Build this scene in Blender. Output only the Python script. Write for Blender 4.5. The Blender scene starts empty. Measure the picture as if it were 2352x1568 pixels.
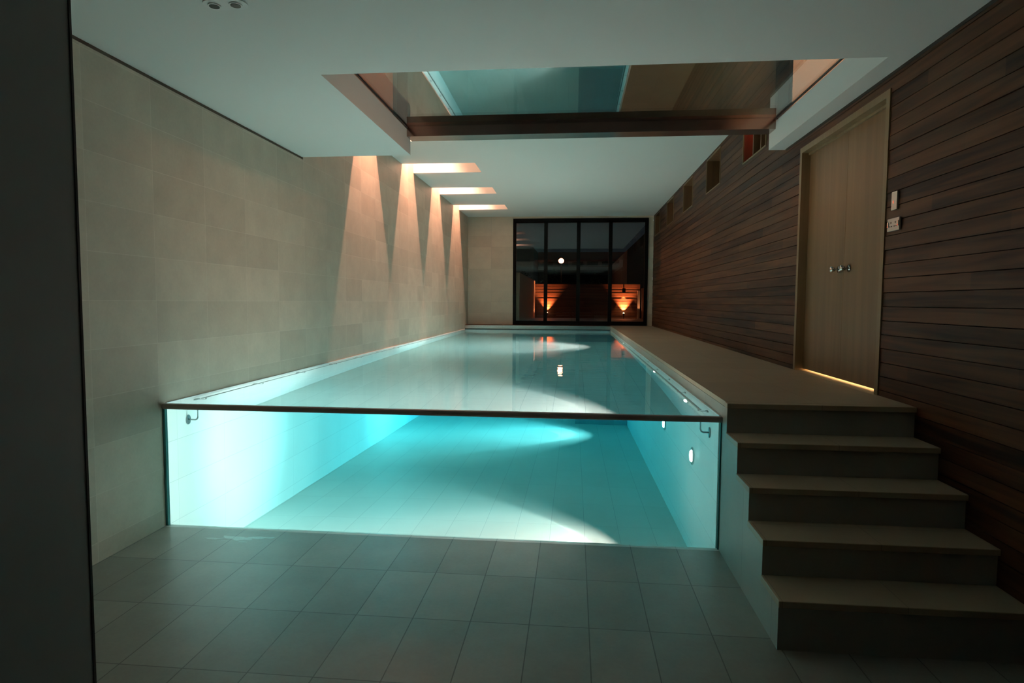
import bpy, bmesh, math, random
from mathutils import Vector, Matrix
R = math.radians
random.seed(7)
scene = bpy.context.scene
COL = scene.collection

# ------------------------------------------------------------------ camera, world, exposure
F_PX, YAW, PITCH, ROLL, CAM_H = 1427.9, -.0988, -.0639, .0059, 1.4166
cd = bpy.data.cameras.new('camera'); cam = bpy.data.objects.new('camera', cd); COL.objects.link(cam)
cd.sensor_width = 36.0; cd.lens = F_PX*36/2352; cd.clip_start = .02; cd.clip_end = 300
cam.matrix_world = (Matrix.Translation((0, 0, CAM_H)) @ Matrix.Rotation(-YAW, 4, 'Z') @
                    Matrix.Rotation(math.pi/2+PITCH, 4, 'X') @ Matrix.Rotation(ROLL, 4, 'Z'))
scene.camera = cam
scene.view_settings.view_transform = 'Standard'
try: scene.view_settings.look = 'None'
except Exception: pass
scene.view_settings.gamma = 1.0
scene.view_settings.use_curve_mapping = False
scene.view_settings.exposure = 0.15
w = bpy.data.worlds.new('night_sky'); scene.world = w; w.use_nodes = True
bg = w.node_tree.nodes['Background']; bg.inputs[0].default_value = (.0065, .0085, .0100, 1); bg.inputs[1].default_value = 1.0
cy = scene.cycles
cy.use_adaptive_sampling = True; cy.adaptive_threshold = .015
cy.max_bounces = 12; cy.diffuse_bounces = 5; cy.glossy_bounces = 6; cy.transmission_bounces = 10
cy.transparent_max_bounces = 16; cy.volume_bounces = 0
cy.caustics_reflective = True; cy.caustics_refractive = True; cy.blur_glossy = 0.6
cy.sample_clamp_indirect = 6.0
cy.use_denoising = True

def lamp(name, kind, loc, power, color, target=None, size=.03, spot=94, blend=.15):
    l = bpy.data.lights.new(name, kind); l.energy = power; l.color = color
    if kind in ('POINT', 'SPOT'): l.shadow_soft_size = size
    if kind == 'SPOT': l.spot_size = R(spot); l.spot_blend = blend
    if kind == 'AREA': l.size = size; l.spread = R(spot)
    o = bpy.data.objects.new(name, l); COL.objects.link(o); o.location = loc
    if target is not None:
        o.rotation_euler = (Vector(target)-Vector(loc)).to_track_quat('-Z', 'Y').to_euler()
    return o

WARM = (1.0, .47, .32)
# ------------------------------------------------------------------ key planes (metres)
XL, XR, XW = -2.63, .876, 1.885           # stone wall, pool side, timber wall
YG, YB, YW = 3.728, 14.89, 15.35          # pool glass, pool end, back wall
Z0, ZT, ZP = -.052, .748, .85             # floor, water, deck
ZC1, ZC2, YC = 2.804, 3.498, 5.90         # low ceiling, far ceiling, end of low ceiling
SX0, SX1, SY0 = -1.568, 1.745, 3.79       # roof opening
ZGL = 3.035                                # roof glass
# underwater lamps on the right pool wall
LAMPC = (1.0, .49, .43)
PL = [(4.78, .32), (10.8, .33)]
for (y, z), p in zip(PL, (320, 340)):
    lamp('underwater_lamp', 'SPOT', (XR-.045, y, z), p, LAMPC, (XR-3, y+.1, z-.02), .018, 96, .12)
    lamp('underwater_spill', 'AREA', (XR-.05, y, z), p*.45, LAMPC, (XR-3, y, z), .06, 116)
    lamp('underwater_core', 'SPOT', (XR-.046, y, z), p*4.0, LAMPC, (XL, 5.15 if y < 6 else 10.0, z+.05), .018, 36, 1.0)
# lamps up inside the four ceiling slots
SLOTS = [7.42, 9.40, 11.40, 13.45]
SLW = .68
for i, y in enumerate(SLOTS):
    lamp('slot_lamp', 'SPOT', (XL+.38, y+SLW/2, 4.45), 500, WARM, (XL+.12, y+SLW/2, 1.0), .03, 80, .9)

# ------------------------------------------------------------------ helpers
def tag(o, label=None, cat=None, group=None, kind=None):
    if label: o['label'] = label
    if cat: o['category'] = cat
    if group: o['group'] = group
    if kind: o['kind'] = kind
    return o
class MB:
    def __init__(s): s.bm = bmesh.new()
    def box(s, x0, x1, y0, y1, z0, z1, bev=0):
        t = bmesh.new(); bmesh.ops.create_cube(t, size=1)
        for v in t.verts:
            v.co = Vector(((x0+x1)/2+v.co.x*(x1-x0), (y0+y1)/2+v.co.y*(y1-y0), (z0+z1)/2+v.co.z*(z1-z0)))
        if bev: bmesh.ops.bevel(t, geom=t.edges[:], offset=bev, segments=2, affect='EDGES', profile=.6)
        s.add(t); return s
    def add(s, t, M=None):
        if M is not None: bmesh.ops.transform(t, matrix=M, verts=t.verts)
        me = bpy.data.meshes.new('t'); t.to_mesh(me); t.free(); s.bm.from_mesh(me); bpy.data.meshes.remove(me)
    def cyl(s, a, b, r, seg=20, r2=None, bev=0):
        a, b = Vector(a), Vector(b); d = b-a; t = bmesh.new()
        bmesh.ops.create_cone(t, cap_ends=True, segments=seg, radius1=r, radius2=r if r2 is None else r2, depth=d.length)
        if bev:
            es = [e for e in t.edges if any(len(f.verts) > 4 for f in e.link_faces)]
            bmesh.ops.bevel(t, geom=es, offset=bev, segments=2, affect='EDGES')
        s.add(t, Matrix.Translation((a+b)/2) @ d.to_track_quat('Z', 'Y').to_matrix().to_4x4()); return s
    def ball(s, c, r, sc=(1, 1, 1)):
        t = bmesh.new(); bmesh.ops.create_uvsphere(t, u_segments=20, v_segments=12, radius=r)
        s.add(t, Matrix.Translation(c) @ Matrix.Diagonal((*sc, 1))); return s
    def tube(s, pts, r, seg=10):
        t = bmesh.new(); rings = []
        pts = [Vector(p) for p in pts]
        for i, p in enumerate(pts):
            d = (pts[min(i+1, len(pts)-1)]-pts[max(i-1, 0)]).normalized()
            q = d.to_track_quat('Z', 'Y')
            rings.append([t.verts.new(p+q @ Vector((r*math.cos(2*math.pi*k/seg), r*math.sin(2*math.pi*k/seg), 0))) for k in range(seg)])
        for A, B in zip(rings, rings[1:]):
            for k in range(seg): t.faces.new((A[k], A[(k+1) % seg], B[(k+1) % seg], B[k]))
        t.faces.new(rings[0][::-1]); t.faces.new(rings[-1])
        s.add(t); return s
    def prism_x(s, prof, x0, x1):     # profile [(y,z)] extruded along x
        t = bmesh.new()
        A = [t.verts.new((x0, y, z)) for y, z in prof]; B = [t.verts.new((x1, y, z)) for y, z in prof]
        n = len(prof)
        t.faces.new(A); t.faces.new(B[::-1])
        for k in range(n): t.faces.new((A[k], B[k], B[(k+1) % n], A[(k+1) % n]))
        bmesh.ops.recalc_face_normals(t, faces=t.faces); s.add(t); return s
    def build(s, name, mat, parent=None, smooth=False):
        bmesh.ops.recalc_face_normals(s.bm, faces=s.bm.faces)
        me = bpy.data.meshes.new(name); s.bm.to_mesh(me); s.bm.free()
        if mat: me.materials.append(mat)
        if smooth:
            for p in me.polygons: p.use_smooth = True
        o = bpy.data.objects.new(name, me); COL.objects.link(o)
        if parent:
            o.parent = parent
            off = parent.location if parent.type == 'EMPTY' or parent.location.length else Vector()
            q = parent
            tot = Vector()
            while q: tot += q.location; q = q.parent
            for v in me.vertices: v.co -= tot
        return o
def empty(name, loc):
    o = bpy.data.objects.new(name, None); COL.objects.link(o); o.location = loc; o.empty_display_size = .1; return o
def box(name, mat, *a, parent=None, bev=0, smooth=False): return MB().box(*a, bev=bev).build(name, mat, parent, smooth)
def copy_tree(o, parent=None):
    c = o.copy(); COL.objects.link(c); c.parent = parent
    for ch in list(o.children): copy_tree(ch, c)
    return c

# ------------------------------------------------------------------ materials
def newmat(name):
    m = bpy.data.materials.new(name); m.use_nodes = True
    nt = m.node_tree; b = nt.nodes.get('Principled BSDF'); return m, nt, b
def plain(name, col, rough=.5, metal=0, emis=None, es=0, ior=None):
    m, nt, b = newmat(name)
    b.inputs['Base Color'].default_value = (*col, 1); b.inputs['Roughness'].default_value = rough
    b.inputs['Metallic'].default_value = metal
    if emis: b.inputs['Emission Color'].default_value = (*emis, 1); b.inputs['Emission Strength'].default_value = es
    n = nt.nodes.new('ShaderNodeTexNoise'); n.inputs['Scale'].default_value = 40
    g = nt.nodes.new('ShaderNodeNewGeometry'); nt.links.new(g.outputs['Position'], n.inputs['Vector'])
    mr = nt.nodes.new('ShaderNodeMapRange'); nt.links.new(n.outputs[0], mr.inputs[0])
    mr.inputs[3].default_value = max(0, rough-.04); mr.inputs[4].default_value = min(1, rough+.04)
    nt.links.new(mr.outputs[0], b.inputs['Roughness'])
    return m
def math_node(nt, op, a, b=None):
    n = nt.nodes.new('ShaderNodeMath'); n.operation = op
    for i, v in enumerate((a, b)):
        if v is None: continue
        if isinstance(v, (int, float)): n.inputs[i].default_value = v
        else: nt.links.new(v, n.inputs[i])
    return n.outputs[0]
def tiles(name, u, v, w_, h_, u0, v0, c1, c2, mort, rough=.55, mort_w=.0022, noise=.10, nscale=5., msm=.3, spec=.5, off=0.0):
    """stone tiles laid on the plane of world axes u,v"""
    m, nt, b = newmat(name); L = nt.links
    g = nt.nodes.new('ShaderNodeNewGeometry'); sp = nt.nodes.new('ShaderNodeSeparateXYZ'); L.new(g.outputs['Position'], sp.inputs[0])
    cu = math_node(nt, 'ADD', sp.outputs[u], 100*w_-u0); cv = math_node(nt, 'ADD', sp.outputs[v], 100*h_-v0)
    cb = nt.nodes.new('ShaderNodeCombineXYZ'); L.new(cu, cb.inputs[0]); L.new(cv, cb.inputs[1])
    br = nt.nodes.new('ShaderNodeTexBrick'); L.new(cb.outputs[0], br.inputs['Vector'])
    br.offset = off; br.squash = 1
    for k, val in (('Scale', 1), ('Mortar Size', mort_w), ('Mortar Smooth', msm), ('Bias', 0), ('Brick Width', w_), ('Row Height', h_)):
        br.inputs[k].default_value = val
    br.inputs['Color1'].default_value = (*c1, 1); br.inputs['Color2'].default_value = (*c2, 1); br.inputs['Mortar'].default_value = (*mort, 1)
    n = nt.nodes.new('ShaderNodeTexNoise'); n.inputs['Scale'].default_value = nscale; n.inputs['Detail'].default_value = 7; n.inputs['Roughness'].default_value = .62
    L.new(g.outputs['Position'], n.inputs['Vector'])
    n2 = nt.nodes.new('ShaderNodeTexNoise'); n2.inputs['Scale'].default_value = 55; n2.inputs['Detail'].default_value = 3
    L.new(g.outputs['Position'], n2.inputs['Vector'])
    s = math_node(nt, 'ADD', n.outputs[0], math_node(nt, 'MULTIPLY', n2.outputs[0], .35))
    mr = nt.nodes.new('ShaderNodeMapRange'); L.new(s, mr.inputs[0]); mr.inputs[1].default_value = .35; mr.inputs[2].default_value = 1.0
    mr.inputs[3].default_value = 1-noise; mr.inputs[4].default_value = 1+noise
    mx = nt.nodes.new('ShaderNodeMix'); mx.data_type = 'RGBA'; mx.blend_type = 'MULTIPLY'; mx.inputs[0].default_value = 1
    L.new(br.outputs['Color'], mx.inputs[6]); cc = nt.nodes.new('ShaderNodeCombineColor')
    for k in range(3): L.new(mr.outputs[0], cc.inputs[k])
    L.new(cc.outputs[0], mx.inputs[7]); L.new(mx.outputs[2], b.inputs['Base Color'])
    b.inputs['Roughness'].default_value = rough; b.inputs['Specular IOR Level'].default_value = spec
    bp = nt.nodes.new('ShaderNodeBump'); bp.inputs['Strength'].default_value = .12; bp.inputs['Distance'].default_value = .002
    L.new(math_node(nt, 'SUBTRACT', math_node(nt, 'MULTIPLY', n2.outputs[0], .3), br.outputs['Fac']), bp.inputs['Height'])
    L.new(bp.outputs[0], b.inputs['Normal'])
    return m
def wood(name, c1, c2, axis, rough=.45, scale=1.0, board=None, spec=.4):
    """axis = grain direction 0/1/2; board=(axis,pitch,offset) gives every board its own tone"""
    m, nt, b = newmat(name); L = nt.links
    g = nt.nodes.new('ShaderNodeNewGeometry'); mp = nt.nodes.new('ShaderNodeMapping'); L.new(g.outputs['Position'], mp.inputs[0])
    sc = [20*scale]*3; sc[axis] = .9*scale; mp.inputs['Scale'].default_value = sc
    n = nt.nodes.new('ShaderNodeTexNoise'); n.inputs['Scale'].default_value = 1; n.inputs['Detail'].default_value = 6; n.inputs['Distortion'].default_value = .6
    L.new(mp.outputs[0], n.inputs['Vector'])
    f = n.outputs[0]
    if board:
        ax, pitch, off = board
        sp = nt.nodes.new('ShaderNodeSeparateXYZ'); L.new(g.outputs['Position'], sp.inputs[0])
        fl = math_node(nt, 'FLOOR', math_node(nt, 'DIVIDE', math_node(nt, 'SUBTRACT', sp.outputs[ax], off), pitch))
        # butt joints: long lengths along the grain, shifted per board
        ln = math_node(nt, 'FLOOR', math_node(nt, 'ADD', math_node(nt, 'MULTIPLY', sp.outputs[axis], .42), math_node(nt, 'MULTIPLY', fl, .37)))
        cb = nt.nodes.new('ShaderNodeCombineXYZ'); L.new(fl, cb.inputs[0]); L.new(ln, cb.inputs[1])
        wn = nt.nodes.new('ShaderNodeTexWhiteNoise'); wn.noise_dimensions = '3D'; L.new(cb.outputs[0], wn.inputs['Vector'])
        ms = nt.nodes.new('ShaderNodeMapRange'); L.new(f, ms.inputs[0]); ms.inputs[1].default_value = .33; ms.inputs[2].default_value = .68
        f = math_node(nt, 'ADD', math_node(nt, 'MULTIPLY', ms.outputs[0], .55), math_node(nt, 'MULTIPLY', wn.outputs['Value'], .38))
    cr = nt.nodes.new('ShaderNodeValToRGB'); L.new(f, cr.inputs[0])
    cr.color_ramp.elements[0].position = .12 if board else .28; cr.color_ramp.elements[0].color = (*c1, 1)
    cr.color_ramp.elements[1].position = .85 if board else .74; cr.color_ramp.elements[1].color = (*c2, 1)
    L.new(cr.outputs[0], b.inputs['Base Color']); b.inputs['Roughness'].default_value = rough
    b.inputs['Specular IOR Level'].default_value = spec
    bp = nt.nodes.new('ShaderNodeBump'); bp.inputs['Strength'].default_value = .15; bp.inputs['Distance'].default_value = .002
    L.new(n.outputs[0], bp.inputs['Height']); L.new(bp.outputs[0], b.inputs['Normal'])
    return m
def thin_glass(name, ior=1.5, tint=(.93, .97, .95), boost=1.0):
    m, nt, b = newmat(name); nt.nodes.remove(b); L = nt.links
    ge = nt.nodes.new('ShaderNodeNewGeometry'); dp = nt.nodes.new('ShaderNodeVectorMath'); dp.operation = 'DOT_PRODUCT'
    L.new(ge.outputs['Normal'], dp.inputs[0]); L.new(ge.outputs['Incoming'], dp.inputs[1])
    f0 = ((ior-1)/(ior+1))**2
    om = math_node(nt, 'SUBTRACT', 1, math_node(nt, 'ABSOLUTE', dp.outputs['Value']))
    sch = math_node(nt, 'ADD', math_node(nt, 'MULTIPLY', math_node(nt, 'POWER', om, 5), 1-f0), f0)
    t = nt.nodes.new('ShaderNodeBsdfTransparent'); t.inputs[0].default_value = (*tint, 1)
    gl = nt.nodes.new('ShaderNodeBsdfGlossy'); gl.inputs['Roughness'].default_value = 0.0
    mx = nt.nodes.new('ShaderNodeMixShader')
    f = math_node(nt, 'MINIMUM', math_node(nt, 'MULTIPLY', sch, boost), 1.0)
    L.new(f, mx.inputs[0]); L.new(t.outputs[0], mx.inputs[1]); L.new(gl.outputs[0], mx.inputs[2])
    L.new(mx.outputs[0], nt.nodes['Material Output'].inputs[0]); return m

STONE_A, STONE_B = (.475, .42, .325), (.575, .51, .40)
m_wall = tiles('limestone_wall', 1, 2, .55, .27, 3.70, .06, STONE_A, STONE_B, (.60, .54, .44), noise=.12)
m_wallend = tiles('limestone_end_wall', 0, 2, .55, .27, -1.5, .06, STONE_A, STONE_B, (.42, .39, .33), noise=.09)
m_floor = tiles('limestone_floor', 0, 1, .2707, .487, .085, 3.228-.487*8, (.30, .285, .245), (.38, .36, .31), (.16, .15, .13), rough=.38, noise=.14, mort_w=.003)
m_deck = tiles('limestone_deck', 0, 1, .50, .487, .885, 3.57, (.43, .335, .225), (.48, .38, .26), (.27, .215, .155), rough=.45, noise=.07, mort_w=.0016)
m_flank = tiles('limestone_flank', 1, 2, .487, 3.0, 3.228, -1.0, (.38, .36, .31), (.42, .395, .34), (.25, .24, .21), rough=.45, noise=.07)
m_poolwall = tiles('white_pool_wall', 1, 2, .80, .27, 3.9, -.05, (.80, .80, .77), (.83, .83, .80), (.60, .62, .60), rough=.5, noise=.03, mort_w=.002)
m_poolend = tiles('white_pool_end', 0, 2, .2707, .40, .085, .05, (.78, .78, .75), (.81, .81, .78), (.50, .52, .50), rough=.5, noise=.03)
m_poolfloor = tiles('pale_pool_floor', 0, 1, .2707, .80, .105, 3.9, (.62, .62, .57), (.66, .66, .61), (.42, .44, .42), rough=.5, noise=.04, mort_w=.0022)
m_ceil = plain('white_plaster', (.78, .785, .75), .85)
m_col = plain('grey_painted_wall', (.20, .21, .195), .6)
m_dark = plain('shadow_gap', (.03, .025, .02), .8)
m_timber = wood('dark_timber_boards', (.012, .0045, .002), (.125, .052, .022), 1, rough=.5, board=(2, .0855, Z0), spec=.22)
m_oak = wood('oak', (.145, .085, .036), (.215, .13, .058), 2, rough=.4, scale=.6)
m_oakframe = wood('oak_frame', (.19, .125, .06), (.25, .17, .085), 2, rough=.4)
m_niche = wood('niche_oak', (.12, .055, .022), (.18, .085, .035), 2, rough=.5)
m_red = wood('red_stained_panel', (.20, .03, .015), (.26, .045, .02), 2, rough=.5)
m_black = plain('black_frame', (.005, .006, .006), .5)
m_black.node_tree.nodes['Principled BSDF'].inputs['Specular IOR Level'].default_value = .08
m_bronze = plain('dark_bronze_steel', (.36, .30, .27), .38, .35)
m_steel = plain('brushed_steel', (.62, .61, .58), .25, 1)
m_beam = plain('painted_steel_beam', (.38, .27, .22), .16, .9)
m_chrome = plain('chrome', (.75, .76, .75), .12, 1)
m_plate = plain('satin_steel_plate', (.50, .52, .48), .3, .6)
m_blackpl = plain('black_plastic', (.01, .01, .01), .4)
m_white = plain('white_plastic', (.8, .8, .78), .4)
m_glass = thin_glass('clear_glass')
m_winglass = thin_glass('window_glass', 1.5, (.94, .96, .95), 1.4)
m_roofglass = thin_glass('roof_glass', 1.52, (.84, .92, .88), 2.1)
m_seal = plain('dark_green_seal', (.05, .22, .22), .3)
m_rail = plain('steel_rail', (.30, .33, .33), .35, .9)
m_lens = plain('lamp_lens', (.9, .9, .9), .3, 0, (1, .9, .85), 14)
m_neon = plain('red_neon', (.8, .1, .05), .3, 0, (1, .18, .08), .9)

# ------------------------------------------------------------------ shell
def struct(o): o['kind'] = 'structure'; return o
struct(box('floor', m_floor, XL-.1, XW+.3, -1.6, YG-.02, Z0-.12, Z0))
wl = MB().box(XL-.25, XL, 1.2, 5.895, -1.0, ZC1-.026).box(XL-.25, XL, 5.895, YW+.2, -1.0, 4.6)
struct(wl.build('wall_left', m_wall))
struct(box('trim_1', plain('shadow_gap_brown', (.10, .085, .06), .8), XL-.2, XL-.012, 1.2, 5.895, ZC1-.026, ZC1+.02))  # dark brown puts the shade of the ceiling gap into the colour
struct(MB().box(-1.6, -1.4, -1.6, 1.64, Z0, ZC1).build('wall_near', m_col))
struct(box('trim_2', m_dark, -1.403, -1.397, 1.640, 1.648, Z0, ZC1))
struct(box('wall_front', m_dark, -1.6, XW+.3, -1.75, -1.6, Z0, ZC1))
struct(box('wall_side', m_col, XL-.25, -1.6, 1.0, 1.2, Z0, ZC1))
# low ceiling with the roof opening
c = MB()
c.box(XL-.2, SX0, -1.7, YC, ZC1, ZGL-.02).box(SX1, XW+.3, -1.7, YC, ZC1, ZGL-.02).box(SX0, SX1, -1.7, SY0, ZC1, ZGL-.02)
struct(c.build('ceiling', m_ceil))
# high ceiling with four slots next to the stone wall
c = MB(); XS = XL+1.12
c.box(XS, XW+.3, 5.96, YW+.2, ZC2, ZC2+.12)
ys = [5.96]
for y in SLOTS: ys += [y, y+SLW]
ys.append(YW+.2)
for a, b in zip(ys[0::2], ys[1::2]): c.box(XL-.2, XS, a, b, ZC2, ZC2+.12)
for y in SLOTS:
    c.box(XL-.2, XS+.08, y-.08, y, ZC2+.12, 4.55).box(XL-.2, XS+.08, y+SLW, y+SLW+.08, ZC2+.12, 4.55)
    c.box(XS, XS+.08, y, y+SLW, ZC2+.12, 4.55).box(XL-.2, XS+.08, y-.08, y+SLW+.08, 4.55, 4.63)
struct(c.build('ceiling', m_ceil))
# upstand that closes the step between the two ceilings, beyond the beam
struct(box('trim_3', plain('grey_green_veil', (.13, .17, .14), .8), XL-.2, XW+.3, 5.955, 6.05, 3.08, 4.6))  # colour imitates the green veil of light in the roof glass
struct(box('trim_4', m_ceil, SX1, XW+.3, YC, 5.955, ZC1, 3.08))

# back wall
bw = MB()
WX0, WX1, WZ1 = -1.505, 1.762, 3.445
bw.box(XL-.2, WX0, YW, YW+.25, -1, 3.6).box(WX1, XW+.3, YW, YW+.25, -1, 3.6).box(WX0, WX1, YW, YW+.25, WZ1, 3.6).box(WX0, WX1, YW, YW+.25, -1, ZP-.005)
struct(bw.build('wall_back', m_wallend))

# timber wall: individual boards with gaps, cut around door and niches
DY0, DY1, DZ1 = 4.035, 5.535, 2.712
NICHES = [6.52, 8.49, 10.40, 12.33, 14.26]; NW = .86; NZ0, NZ1 = 2.978, 3.462
t = MB()
def runs(z0, z1, y0, y1):
    cuts = []
    if z0 < DZ1 and z1 > ZP: cuts.append((DY0, DY1))
    if z1 > NZ0 and z0 < NZ1: cuts += [(a, a+NW) for a in NICHES]
    out = []; s = y0
    for a, b in sorted(cuts):
        if a >= y1: break
        out.append((s, a)); s = b
    out.append((s, y1)); return [(a, b) for a, b in out if b-a > .01]
pitch = .0855; z = Z0
while z < 3.6:
    zt = min(z+pitch-.0045, 3.6); d = random.uniform(0, .005)
    cutz = sorted([z, zt]+[c_ for c_ in (ZP, DZ1, NZ0, NZ1) if z < c_ < zt])
    for za, zb in zip(cutz, cutz[1:]):
        for ya, yb in runs((za+zb)/2, (za+zb)/2, -1.6, YW):
            t.box(XW+d, XW+.025, ya, yb, za, zb)
    z += pitch
wt = t.build('wall_right', m_timber); struct(wt)
b_ = MB(); edges = sorted({Z0-.1, ZP, DZ1, NZ0, NZ1, 3.62})
for za, zb in zip(edges, edges[1:]):
    for ya, yb in runs((za+zb)/2, (za+zb)/2, -1.6, YW): b_.box(XW+.025, XW+.06, ya, yb, za, zb)
struct(b_.build('wall_right', m_dark))
struct(box('trim_5', m_dark, XW-.004, XW+.02, -1.6, YC, ZC1-.02, ZC1-.001))  # dark strip standing in for shade where timber meets the low ceiling

# ------------------------------------------------------------------ door in the timber wall
door = struct(empty('door_1', (XW, (DY0+DY1)/2, ZP)))
tag(door, 'tall flush oak double door in a pale oak frame, set in the dark timber wall')
fw = .045; XD = 1.947
fr = MB().box(XW-.006, XD+.05, DY0, DY0+fw, ZP, DZ1).box(XW-.006, XD+.05, DY1-fw, DY1, ZP, DZ1).box(XW-.006, XD+.05, DY0+fw, DY1-fw, DZ1-fw, DZ1)
fr.box(XD-.014, XD, DY0+fw, DY1-fw, DZ1-fw-.018, DZ1-fw)
fr.build('door_frame', m_oakframe, door)
ym = 4.757
for y0, y1, ky, kz in ((DY0+fw+.002, ym-.0015, 4.665, 1.668), (ym+.0015, DY1-fw-.002, 4.835, 1.668)):
    lf = box('door_leaf', m_oak, XD, XD+.035, y0, y1, ZP+.015, DZ1-fw-.003, parent=door)
    kn = MB().cyl((XD, ky, kz), (XD-.008, ky, kz), .025, 24, bev=.002).cyl((XD-.008, ky, kz), (XD-.035, ky, kz), .009).cyl((XD-.032, ky, kz), (XD-.052, ky, kz), .014, 24, r2=.024).ball((XD-.054, ky, kz), .024, (.5, 1, 1))
    kn.build('door_knob', m_chrome, lf, True)['label'] = 'round chrome door knob'
# lit lobby behind the door: its light leaks under the leaves
lb = MB().box(XW+.06, 3.3, DY0-.2, DY1+.2, ZP-.06, ZP-.0).box(3.3, 3.35, DY0-.2, DY1+.2, ZP, 2.9).box(XW+.12, 3.3, DY0-.25, DY0-.2, ZP, 2.9).box(XW+.12, 3.3, DY1+.2, DY1+.25, ZP, 2.9).box(XW+.06, 3.3, DY0-.2, DY1+.2, 2.9, 2.95)
struct(lb.build('wall_lobby', m_ceil))
lamp('lobby_lamp', 'POINT', (2.75, 4.75, 1.15), 120, (1, .62, .28), None, .08)
struct(box('floor', m_deck, XW-.02, XD+.12, DY0, DY1, ZP-.05, ZP+.0005))

# ------------------------------------------------------------------ niches high in the timber wall
ND = .26
def niche(y, name_mat):
    r = empty('wall_niche', (XW, y, NZ0))
    b = MB(); e = .012
    b.box(XW+.006, XW+ND, y+e, y+NW-e, NZ0, NZ0+e).box(XW+.006, XW+ND, y+e, y+NW-e, NZ1-e, NZ1).box(XW+.006, XW+ND, y, y+e, NZ0, NZ1).box(XW+.006, XW+ND, y+NW-e, y+NW, NZ0, NZ1).box(XW+ND, XW+ND+e, y, y+NW, NZ0, NZ1)
    b.build('niche_lining', name_mat, r)
    f = MB(); g = .014
    f.box(XW-.006, XW+.006, y, y+NW, NZ0, NZ0+g).box(XW-.006, XW+.006, y, y+NW, NZ1-g, NZ1).box(XW-.006, XW+.006, y, y+g, NZ0+g, NZ1-g).box(XW-.006, XW+.006, y+NW-g, y+NW, NZ0+g, NZ1-g)
    f.build('niche_frame', m_oakframe, r)
    return r
nl = ['square niche in timber wall, nearest the double door, lined red-brown with upright dividers',
      'deep niche in timber wall, second along from the double door',
      'niche in timber wall, third along from the double door, midway to the end windows',
      'small-looking niche in timber wall, next but one to the end windows, fourth from the door',
      'farthest niche in timber wall, right beside the end windows']
for i, (y, lb_) in enumerate(zip(NICHES, nl)):
    r = niche(y, m_red if i == 0 else m_niche)
    tag(r, lb_, 'niche', 'niches along the top of the timber wall')
    if i == 0:
        for q in (.28, .56): box('divider', m_niche, XW+.03, XW+ND, y+q, y+q+.03, NZ0+.012, NZ1-.012, parent=r)
lamp('niche_lamp', 'POINT', (XW+.12, NICHES[0]+.72, NZ1-.06), .25, (1, .35, .18), None, .02)

# ------------------------------------------------------------------ deck along the timber wall, end ledge
dk = MB().box(XR, XW, 3.65, YW, -.2, ZP-.032).box(XL, XR, YB+.02, YW, -.2, ZP-.032)
struct(dk.build('deck_base', m_flank))
struct(MB().box(XR, XW, 3.65, YW, ZP-.030, ZP).build('deck', m_deck))
struct(MB().box(XL, XR-.001, YB+.012, YW, ZP-.030, ZP-.001).build('deck', m_timber))
struct(box('trim_6', m_steel, XL, XR-.001, YB, YB+.012, ZT+.018, ZP-.004))
struct(box('trim_7', m_dark, XL, XR-.001, YB+.006, YB+.02, ZT-.02, ZT+.018))
# ------------------------------------------------------------------ staircase
N1, T, RS = 3.591, .2398, .17
st = empty('staircase', (1.4, 3.0, Z0)); tag(st, 'flight of five stone steps rising beside the glass pool end to the deck', 'stairs')
ylast = N1-4*T+.02
prof = [(3.65, Z0), (ylast, Z0)]
for k in range(5, 0, -1):
    y = N1-(k-1)*T+.02; z = ZP-(k-1)*RS-.03
    prof.append((y, z))
    if k > 1: prof.append((y+T, z))
prof.append((3.65, ZP-.03))
MB().prism_x(prof, XR, XW).build('stair_body', m_flank, st)
for k in range(5, 0, -1):
    y = N1-(k-1)*T; z = ZP-(k-1)*RS
    y1 = y+T+.018 if k > 1 else 3.65
    tr = MB(); tr.box(XR-.006, XW, y, y1, z-.03, z, bev=.004)
    o = tr.build('tread', m_deck, st)

# ------------------------------------------------------------------ pool basin
def zf(y): return -.38-.018*(y-YG)
ps = MB()
t = bmesh.new()
A = [(XL, YG, zf(YG)), (XR, YG, zf(YG)), (XR, YB, zf(YB)), (XL, YB, zf(YB))]
vt = [t.verts.new(p) for p in A]; vb = [t.verts.new((p[0], p[1], p[2]-.2)) for p in A]
t.faces.new(vt); t.faces.new(vb[::-1])
for k in range(4): t.faces.new((vt[k], vb[k], vb[(k+1) % 4], vt[(k+1) % 4]))
ps.add(t); struct(ps.build('pool_floor', m_poolfloor))
struct(box('pool_wall', m_poolwall, XL-.01, XL+.012, YG+.03, YB, -.8, ZT+.004))
struct(box('pool_wall', m_poolwall, XR-.012, XR+.0, YG+.03, YB, -.8, ZT+.004))
struct(box('pool_wall', m_poolend, XL, XR, YB-.012, YB+.006, -.8, ZT-.02))
struct(box('pool_wall', m_poolend, XL, XR, YG-.02, YG+.024, -.8, Z0-.001))
struct(box('pool_step', tiles('grey_pool_step', 0, 1, .2707, .80, .105, 3.9, (.34, .36, .36), (.38, .40, .40), (.3, .31, .31), noise=.04), .04, XR-.012, 12.0, YB-.012, -.8, -.44))

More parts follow.
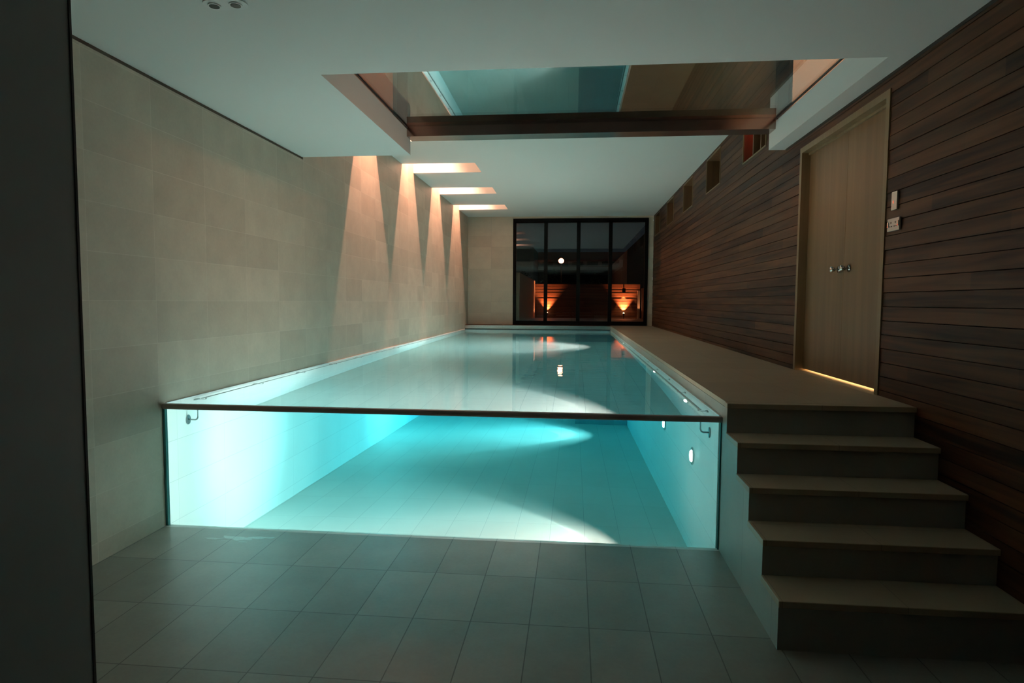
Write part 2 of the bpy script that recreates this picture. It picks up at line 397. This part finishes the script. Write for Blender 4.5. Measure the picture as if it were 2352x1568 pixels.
# water
m, nt, b = newmat('pool_water'); nt.nodes.remove(b)
gl = nt.nodes.new('ShaderNodeBsdfGlass'); gl.inputs['Roughness'].default_value = 0; gl.inputs['IOR'].default_value = 1.33
va = nt.nodes.new('ShaderNodeVolumeAbsorption'); va.inputs['Color'].default_value = (.0, .875, .975, 1); va.inputs['Density'].default_value = .33
g = nt.nodes.new('ShaderNodeNewGeometry'); mp = nt.nodes.new('ShaderNodeMapping'); mp.inputs['Scale'].default_value = (1.2, 3.2, 1)
nz = nt.nodes.new('ShaderNodeTexNoise'); nz.inputs['Scale'].default_value = 2.2; nz.inputs['Detail'].default_value = 2
nt.links.new(g.outputs['Position'], mp.inputs[0]); nt.links.new(mp.outputs[0], nz.inputs['Vector'])
bu = nt.nodes.new('ShaderNodeBump'); bu.inputs['Strength'].default_value = .25; bu.inputs['Distance'].default_value = .004
nt.links.new(nz.outputs[0], bu.inputs['Height']); nt.links.new(bu.outputs[0], gl.inputs['Normal'])
nt.links.new(gl.outputs[0], nt.nodes['Material Output'].inputs['Surface']); nt.links.new(va.outputs[0], nt.nodes['Material Output'].inputs['Volume'])
m_water = m
wt_ = box('water', m_water, XL+.004, XR-.004, YG+.024, YB+.003, -.60, ZT)
tag(wt_, 'clear still turquoise water filling the lit indoor pool to its brim', 'water', kind='stuff')

# front glass
gp = empty('pool_glass', ((XL+XR)/2, YG, Z0)); tag(gp, 'large clear glass end wall of the pool with a dark bronze coping along its top', 'glass wall')
box('glass_pane', m_glass, XL+.016, XR-.008, YG, YG+.022, Z0+.001, ZT-.03, parent=gp)
box('coping', m_bronze, XL+.002, XR+.004, YG-.018, YG+.023, ZT-.034, ZT+.002, parent=gp, bev=.012, smooth=False)['label'] = 'rounded dark bronze coping bar'
box('edge_seal', m_seal, XL+.001, XL+.016, YG-.002, YG+.022, Z0+.001, ZT-.034, parent=gp)
box('edge_seal', m_seal, XR-.008, XR, YG-.002, YG+.022, Z0+.001, ZT-.034, parent=gp)

# underwater lamps and one added glint disc
PLL = [(4.78, .32, 'round underwater pool light set in the right pool wall, nearest the glass end'),
       (6.62, .29, 'round glowing disc imitating a rippled glint on the right pool wall, between the nearest and the farthest lights'),  # glowing disc added to imitate a bright glint, no lamp known here
       (10.8, .33, 'round underwater pool light in the right pool wall, farthest from the glass end')]
for y, z, lb_ in PLL:
    r = empty('pool_light', (XR-.012, y, z)); tag(r, lb_, 'pool light', 'underwater pool lights')
    MB().cyl((XR-.012, y, z), (XR-.024, y, z), .065, 32, bev=.004).build('rim', m_chrome, r, False)
    MB().cyl((XR-.024, y, z), (XR-.034, y, z), .045, 32, r2=.035).build('lens', m_lens, r)['label'] = 'glowing white lens'

# underwater hand rails
def rail(x_w, x_r, sgn, lb_):
    r = empty('handrail', (x_r, 4.0, .69)); tag(r, lb_, 'handrail', 'steel rails just below the water line')
    MB().tube([(x_r, 4.02, .695), (x_r, YB-.25, .695)], .011).build('rail_tube', m_rail, r, True)
    y = 4.07
    while y < YB-.3:
        b = MB().cyl((x_w, y, .60), (x_w+sgn*.008, y, .60), .034, 24, bev=.002)
        b.tube([(x_w+sgn*.004, y, .60), (x_r-sgn*.018, y, .60), (x_r-sgn*.006, y, .606), (x_r, y, .62), (x_r, y, .69)], .0055)
        b.build('bracket', m_rail, r, False); y += .80
rail(XR-.012, .805, -1, 'long steel handrail under the water along the right pool wall, beside the deck')
rail(XL+.012, -2.545, 1, 'long steel handrail under the water along the left pool wall, below the stone wall')

# ------------------------------------------------------------------ roof glazing
sk = empty('roof_light', (0, SY0, ZGL)); tag(sk, 'large reflective glass roof light over the pool with a steel beam along its far edge', 'skylight')
box('roof_pane', m_roofglass, SX0-.1, SX1+.1, SY0-.1, 5.77, ZGL, ZGL+.012, parent=sk)
for x in (SX0, SX1): box('glazing_bead', m_blackpl, x-.012 if x > 0 else x, x if x > 0 else x+.012, SY0, 5.77, ZGL-.012, ZGL, parent=sk)
bm_ = MB().box(SX0+.001, SX1-.001, 5.77, 5.95, 2.945, 3.07)
bm_.build('beam', m_beam, sk)['label'] = 'dark reflective steel beam'
box('upper_pane', m_glass, SX0+.05, SX1-.03, 5.80, 5.81, 3.07, 3.9, parent=sk)
for x0, x1 in ((SX0-.09, SX0-.01), (SX1+.01, SX1+.10)): box('post', m_black, x0, x1, 5.77, 5.85, ZGL+.012, 3.9, parent=sk)
# low walls outside that carry the opening
struct(box('wall_upstand', plain('red_brown_render', (.55, .34, .25), .8), SX0-.20, SX0-.12, 3.2, 5.74, ZGL+.012, 4.6))
struct(box('wall_upstand', plain('pale_render', (.75, .62, .5), .8), SX1+.12, SX1+.20, 3.2, 5.74, ZGL+.012, 4.6))
lamp('terrace_lamp', 'SPOT', (SX0+.2, 4.5, 3.32), 480, (1, .45, .30), (SX1+.12, 5.0, 3.5), .05, 56, .7)
lamp('terrace_lamp', 'SPOT', (SX1-.25, 4.7, 3.8), 190, (1, .45, .30), (SX0, 4.9, 3.05), .05, 48, .8)

# ------------------------------------------------------------------ end windows
win = struct(empty('window_1', (.13, YW, ZP))); tag(win, 'black-framed wall of four tall glass door panels looking out on the night garden')
f = MB()
y0, y1 = YW-.03, YW+.05
f.box(WX0, WX1, y0, y1, ZP-.004, ZP+.05).box(WX0, WX1, y0, y1, WZ1-.055, WZ1).box(WX0, WX0+.045, y0, y1, ZP+.05, WZ1-.055).box(WX1-.06, WX1, y0, y1, ZP+.05, WZ1-.055)
f.build('outer_frame', m_black, win)
px = [WX0+.045, -.70, .095, .866, WX1-.06]
for i in range(4):
    a, b = px[i], px[i+1]; s = .045
    p = MB().box(a, a+(s if i else .03), y0+.01, y1-.01, ZP+.05, WZ1-.055).box(b-(s if i < 3 else .02), b, y0+.01, y1-.01, ZP+.05, WZ1-.055)
    p.box(a, b, y0+.01, y1-.01, ZP+.05, ZP+.10).box(a, b, y0+.01, y1-.01, WZ1-.105, WZ1-.055)
    o = p.build('window_frame', m_black, win)
    box('window_pane', m_winglass, a+.03, b-.02, YW+.005, YW+.013, ZP+.09, WZ1-.10, parent=o)

# ------------------------------------------------------------------ small fittings
sw = empty('light_switch', (XW, 3.92, 2.025)); tag(sw, 'narrow upright steel switch plate with a red glow on timber wall, above the socket', 'switch')
box('plate', m_plate, XW-.012, XW, 3.888, 3.953, 1.971, 2.079, parent=sw, bev=.002)
box('indicator', m_neon, XW-.0135, XW-.012, 3.925, 3.932, 2.010, 2.026, parent=sw)['label'] = 'small red neon'
so = empty('wall_socket', (XW, 3.92, 1.885)); tag(so, 'wide steel double power socket on timber wall, right of the oak doors', 'socket')
box('plate', m_plate, XW-.012, XW, 3.851, 3.989, 1.848, 1.923, parent=so, bev=.002)
for yc in (3.895, 3.945):
    p = MB()
    p.box(XW-.0135, XW-.012, yc-.003, yc+.003, 1.892, 1.903).box(XW-.0135, XW-.012, yc-.014, yc-.007, 1.872, 1.878).box(XW-.0135, XW-.012, yc+.007, yc+.014, 1.872, 1.878)
    p.build('socket_holes', m_blackpl, so)
for yc in (3.862, 3.978):
    rk = box('rocker', m_chrome, XW-.0165, XW-.012, yc-.006, yc+.006, 1.872, 1.904, parent=so, bev=.001)
    box('indicator', m_neon, XW-.0172, XW-.0165, yc-.004, yc+.004, 1.874, 1.880, parent=rk)
dl = empty('ceiling_spotlight', (-1.635, 2.86, ZC1)); tag(dl, 'white recessed twin ceiling downlight, unlit, near the left wall', 'downlight')
t = bmesh.new(); pts = []
for k in range(32):
    a = 2*math.pi*k/32; cx = .055 if math.cos(a) >= 0 else -.055
    pts.append((-1.645+cx+.05*math.cos(a), 2.865+.052*math.sin(a)))
va_ = [t.verts.new((x, y, ZC1-.006)) for x, y in pts]; vb_ = [t.verts.new((x, y, ZC1)) for x, y in pts]
t.faces.new(va_[::-1]); t.faces.new(vb_)
for k in range(32): t.faces.new((va_[k], va_[(k+1) % 32], vb_[(k+1) % 32], vb_[k]))
q = MB(); q.add(t); q.build('plate', m_white, dl)
for x in (-1.70, -1.595):
    MB().cyl((x, 2.865, ZC1-.011), (x, 2.865, ZC1-.006), .030, 24).build('lamp_ring', m_white, dl)
    MB().cyl((x, 2.865, ZC1-.0125), (x, 2.865, ZC1-.0108), .023, 24).build('lamp_recess', m_blackpl, dl)
sn = tag(box('motion_sensor', m_white, 1.862, 1.884, YW-.03, YW, 3.365, 3.405, bev=.006), 'small white sensor in the top corner right of the end windows', 'sensor')
s2 = tag(box('wall_sensor', m_white, 1.868, 1.884, YW-.02, YW, 1.95, 2.03, bev=.004), 'small white wall unit at mid height right of the end windows', 'sensor')
# puddle
q = MB()
for cx_, cy_, a_, b_, ph in ((-2.20, 3.55, .05, .014, 0), (-2.10, 3.58, .055, .02, 1), (-2.02, 3.565, .06, .026, 2), (-1.94, 3.59, .05, .018, 4), (-1.86, 3.60, .035, .012, 5), (-1.99, 3.52, .03, .010, 3), (-2.12, 3.53, .022, .008, 6)):
    t = bmesh.new(); vs = []
    for k in range(28):
        a = 2*math.pi*k/28; rr = 1+.22*math.sin(3*a+ph)+.16*math.sin(5*a+2*ph)+.08*math.sin(9*a)
        vs.append(t.verts.new((cx_+a_*rr*math.cos(a), cy_+b_*rr*math.sin(a), Z0+.0015)))
    fc = t.faces.new(vs); ex = bmesh.ops.extrude_face_region(t, geom=[fc])
    for v in [e for e in ex['geom'] if isinstance(e, bmesh.types.BMVert)]: v.co.z -= .0013
    q.add(t)
tag(q.build('puddle', thin_glass('puddle_film', 1.33, (.96, .96, .95), .8)), 'small splash of water on the stone floor at the foot of the pool glass', 'puddle')

# ------------------------------------------------------------------ garden beyond the windows
m_fence = wood('cedar_fence', (.13, .055, .03), (.26, .12, .06), 0, rough=.5, board=(2, .10, ZP))
m_gwall = plain('garden_render', (.55, .42, .30), .8)
m_paving = plain('garden_paving', (.16, .14, .12), .6)
m_gdark = plain('dark_brick', (.05, .035, .03), .8)
struct(box('ground', m_paving, -8, 12, YW+.25, 60, ZP-.3, ZP-.01))
struct(box('garden_wall', m_gwall, -1.57, -1.37, YW+.3, 21.9, ZP, 2.15))
struct(box('garden_wall', m_gdark, 2.32, 2.55, YW+.3, 22.2, ZP, 1.9))
hs = MB(); t = bmesh.new()
pf = [(1.86, ZP), (1.86, 3.27), (5.0, 6.3), (8.2, 3.27), (8.2, ZP)]
A_ = [t.verts.new((x, 22.5, z)) for x, z in pf]; B_ = [t.verts.new((x, 34, z)) for x, z in pf]
t.faces.new(A_); t.faces.new(B_[::-1])
for k in range(5): t.faces.new((A_[k], B_[k], B_[(k+1) % 5], A_[(k+1) % 5]))
hs.add(t); tag(hs.build('house', plain('unlit_brick', (.012, .010, .010), .8)), 'dark unlit pitched-roof house behind the right end of the garden fence', 'building')
fe = empty('garden_fence', (.45, 22.0, ZP)); tag(fe, 'warmly lit slatted timber fence across the end of the night garden', 'fence')
s_ = MB(); z = ZP
while z < 1.99:
    s_.box(-1.37, 2.28, 22.0+random.uniform(0, .012), 22.03, z, z+.092); z += .10
s_.build('slat_panel', m_fence, fe)
for x in (-1.33, -.1, 1.1, 2.24): box('fence_post', m_fence, x-.04, x+.04, 22.03, 22.1, ZP, 2.0, parent=fe)
box('fence_post', m_gwall, 2.19, 2.27, 21.9, 21.97, ZP, 1.82, parent=fe)['label'] = 'pale short post'
m_warml = plain('warm_lens', (1, .6, .3), .3, 0, (1, .5, .25), 12)
def up(x, y, lb_, tgt, p):
    r = empty('garden_uplight', (x, y, ZP)); tag(r, lb_, 'garden light', 'uplights at the foot of the garden fence')
    MB().cyl((x, y, ZP), (x, y, 1.02), .014).build('spike', m_blackpl, r)
    MB().cyl((x, y, .96), (x, y+.02, 1.03), .032, 20).build('lamp_head', m_blackpl, r)
    MB().ball((x, y+.018, 1.035), .028).build('lens', m_warml, r)
    lamp('uplight_lamp', 'SPOT', (x, y+.055, 1.04), p*2.2, (1, .29, .11), tgt, .01, 80, .85)
up(-.94, 21.86, 'small garden uplight at the left of the fence, behind the first window bar', (-.94, 22.0, 2.0), 150)
up(1.72, 21.86, 'small garden uplight at the right of the fence, below the black downlight', (1.72, 22.0, 2.0), 200)
lamp('corner_uplight', 'SPOT', (-1.30, 21.5, .92), 40, (1, .40, .2), (-1.36, 21.75, 2.2), .01, 60, .6)
lamp('corner_uplight', 'SPOT', (2.23, 21.7, .92), 16, (1, .40, .2), (2.23, 21.9, 1.8), .01, 50, .6)
dn = empty('fence_downlight', (1.715, 21.9, 1.88)); tag(dn, 'black box downlight hanging on the lit garden fence, right of centre', 'garden light')
MB().box(1.66, 1.77, 21.84, 21.94, 1.74, 1.90, bev=.006).build('lamp_housing', m_blackpl, dn)
box('bracket', m_blackpl, 1.70, 1.73, 21.9, 22.0, 1.90, 2.02, parent=dn)
lamp('downlight_lamp', 'SPOT', (1.715, 21.93, 1.72), 30, (1, .42, .2), (1.715, 21.99, 1.0), .01, 70, .6)
# street lamp
sl = empty('street_lamp', (-.63, 30, ZP)); tag(sl, 'glowing orange street lamp on a post beyond the garden fence', 'street lamp')
MB().cyl((-.63, 30.4, ZP), (-.63, 30.4, 3.45), .035, 16).tube([(-.63, 30.4, 3.44), (-.63, 30.2, 3.52), (-.63, 30, 3.50)], .025).build('lamp_post', m_black, sl)
MB().ball((-.63, 30, 3.38), .13, (1, 1, .9)).build('lamp_head', plain('sodium_lamp', (1, .5, .3), .3, 0, (1, .30, .16), 14), sl, True)
lamp('street_glow', 'POINT', (-.63, 29.7, 3.38), 30, (1, .32, .14), None, .1)
# terrace building behind
bd = empty('building', (.7, 45, ZP)); tag(bd, 'long dark building beyond the garden with a dull red band and pale sill strip', 'building')
box('wall', m_gdark, -2.6, 4.07, 45, 50, ZP, 4.97, parent=bd)
box('red_band', plain('red_band', (.32, .05, .04), .7), -2.6, 4.07, 44.9, 45, 4.33, 4.97, parent=bd)
box('sill_strip', plain('pale_strip', (.25, .25, .24), .7), -2.6, 4.07, 44.85, 45, 3.72, 3.95, parent=bd)
for k in range(6): box('window', m_black, -2.3+k*1.06, -1.5+k*1.06, 44.9, 45, 4.0, 4.30, parent=bd)
b2 = tag(box('building', plain('grey_render', (.25, .26, .24), .8), -5.5, -2.62, 40, 46, ZP, 4.9), 'plain grey block beyond the garden at the left of the windows', 'building')
# shrubs
m_leaf = plain('dark_leaves', (.05, .09, .035), .6)
def shrub(cx, cyy, zb, h, wd, lb_, seed):
    rnd = random.Random(seed); r = empty('shrub', (cx, cyy, ZP)); tag(r, lb_, 'shrub', 'shrubs behind the garden fence')
    s = MB()
    for k in range(6):
        a = rnd.uniform(-.4, .4); s.tube([(cx+a*.3, cyy, ZP), (cx+a*wd*.6, cyy+rnd.uniform(-.1, .1), zb+h*.7)], .015, 6)
    s.build('stems', m_gdark, r)
    t = bmesh.new()
    for k in range(420):
        u = rnd.gauss(0, .33)*wd; v = rnd.gauss(0, .3)*wd*.6; z = zb+rnd.random()**.8*h*(1-abs(u)/wd*.6)
        M = Matrix.Translation((cx+u, cyy+v, z)) @ Matrix.Rotation(rnd.uniform(0, 6.28), 4, 'Z') @ Matrix.Rotation(rnd.uniform(-1, 1), 4, 'X')
        q = [M @ Vector(p) for p in ((-.03, 0, 0), (0, -.015, .006), (.05, 0, 0), (0, .015, .006))]
        t.faces.new([t.verts.new(p) for p in q])
    l = MB(); l.add(t); l.build('foliage', m_leaf, r)
shrub(-.75, 22.9, 1.7, .95, .7, 'dark leafy shrub just beyond the fence under the street lamp', 1)
shrub(.0, 23.2, 1.7, .75, .6, 'dark shrub beyond the fence in the middle of the windows', 2)
shrub(.75, 22.9, 1.7, .8, .35, 'narrow upright shrub beyond the fence, right of the middle window bar', 3)
shrub(-1.9, 23.4, 1.6, 1.0, .8, 'low dark shrub beyond the fence at its left end', 4)
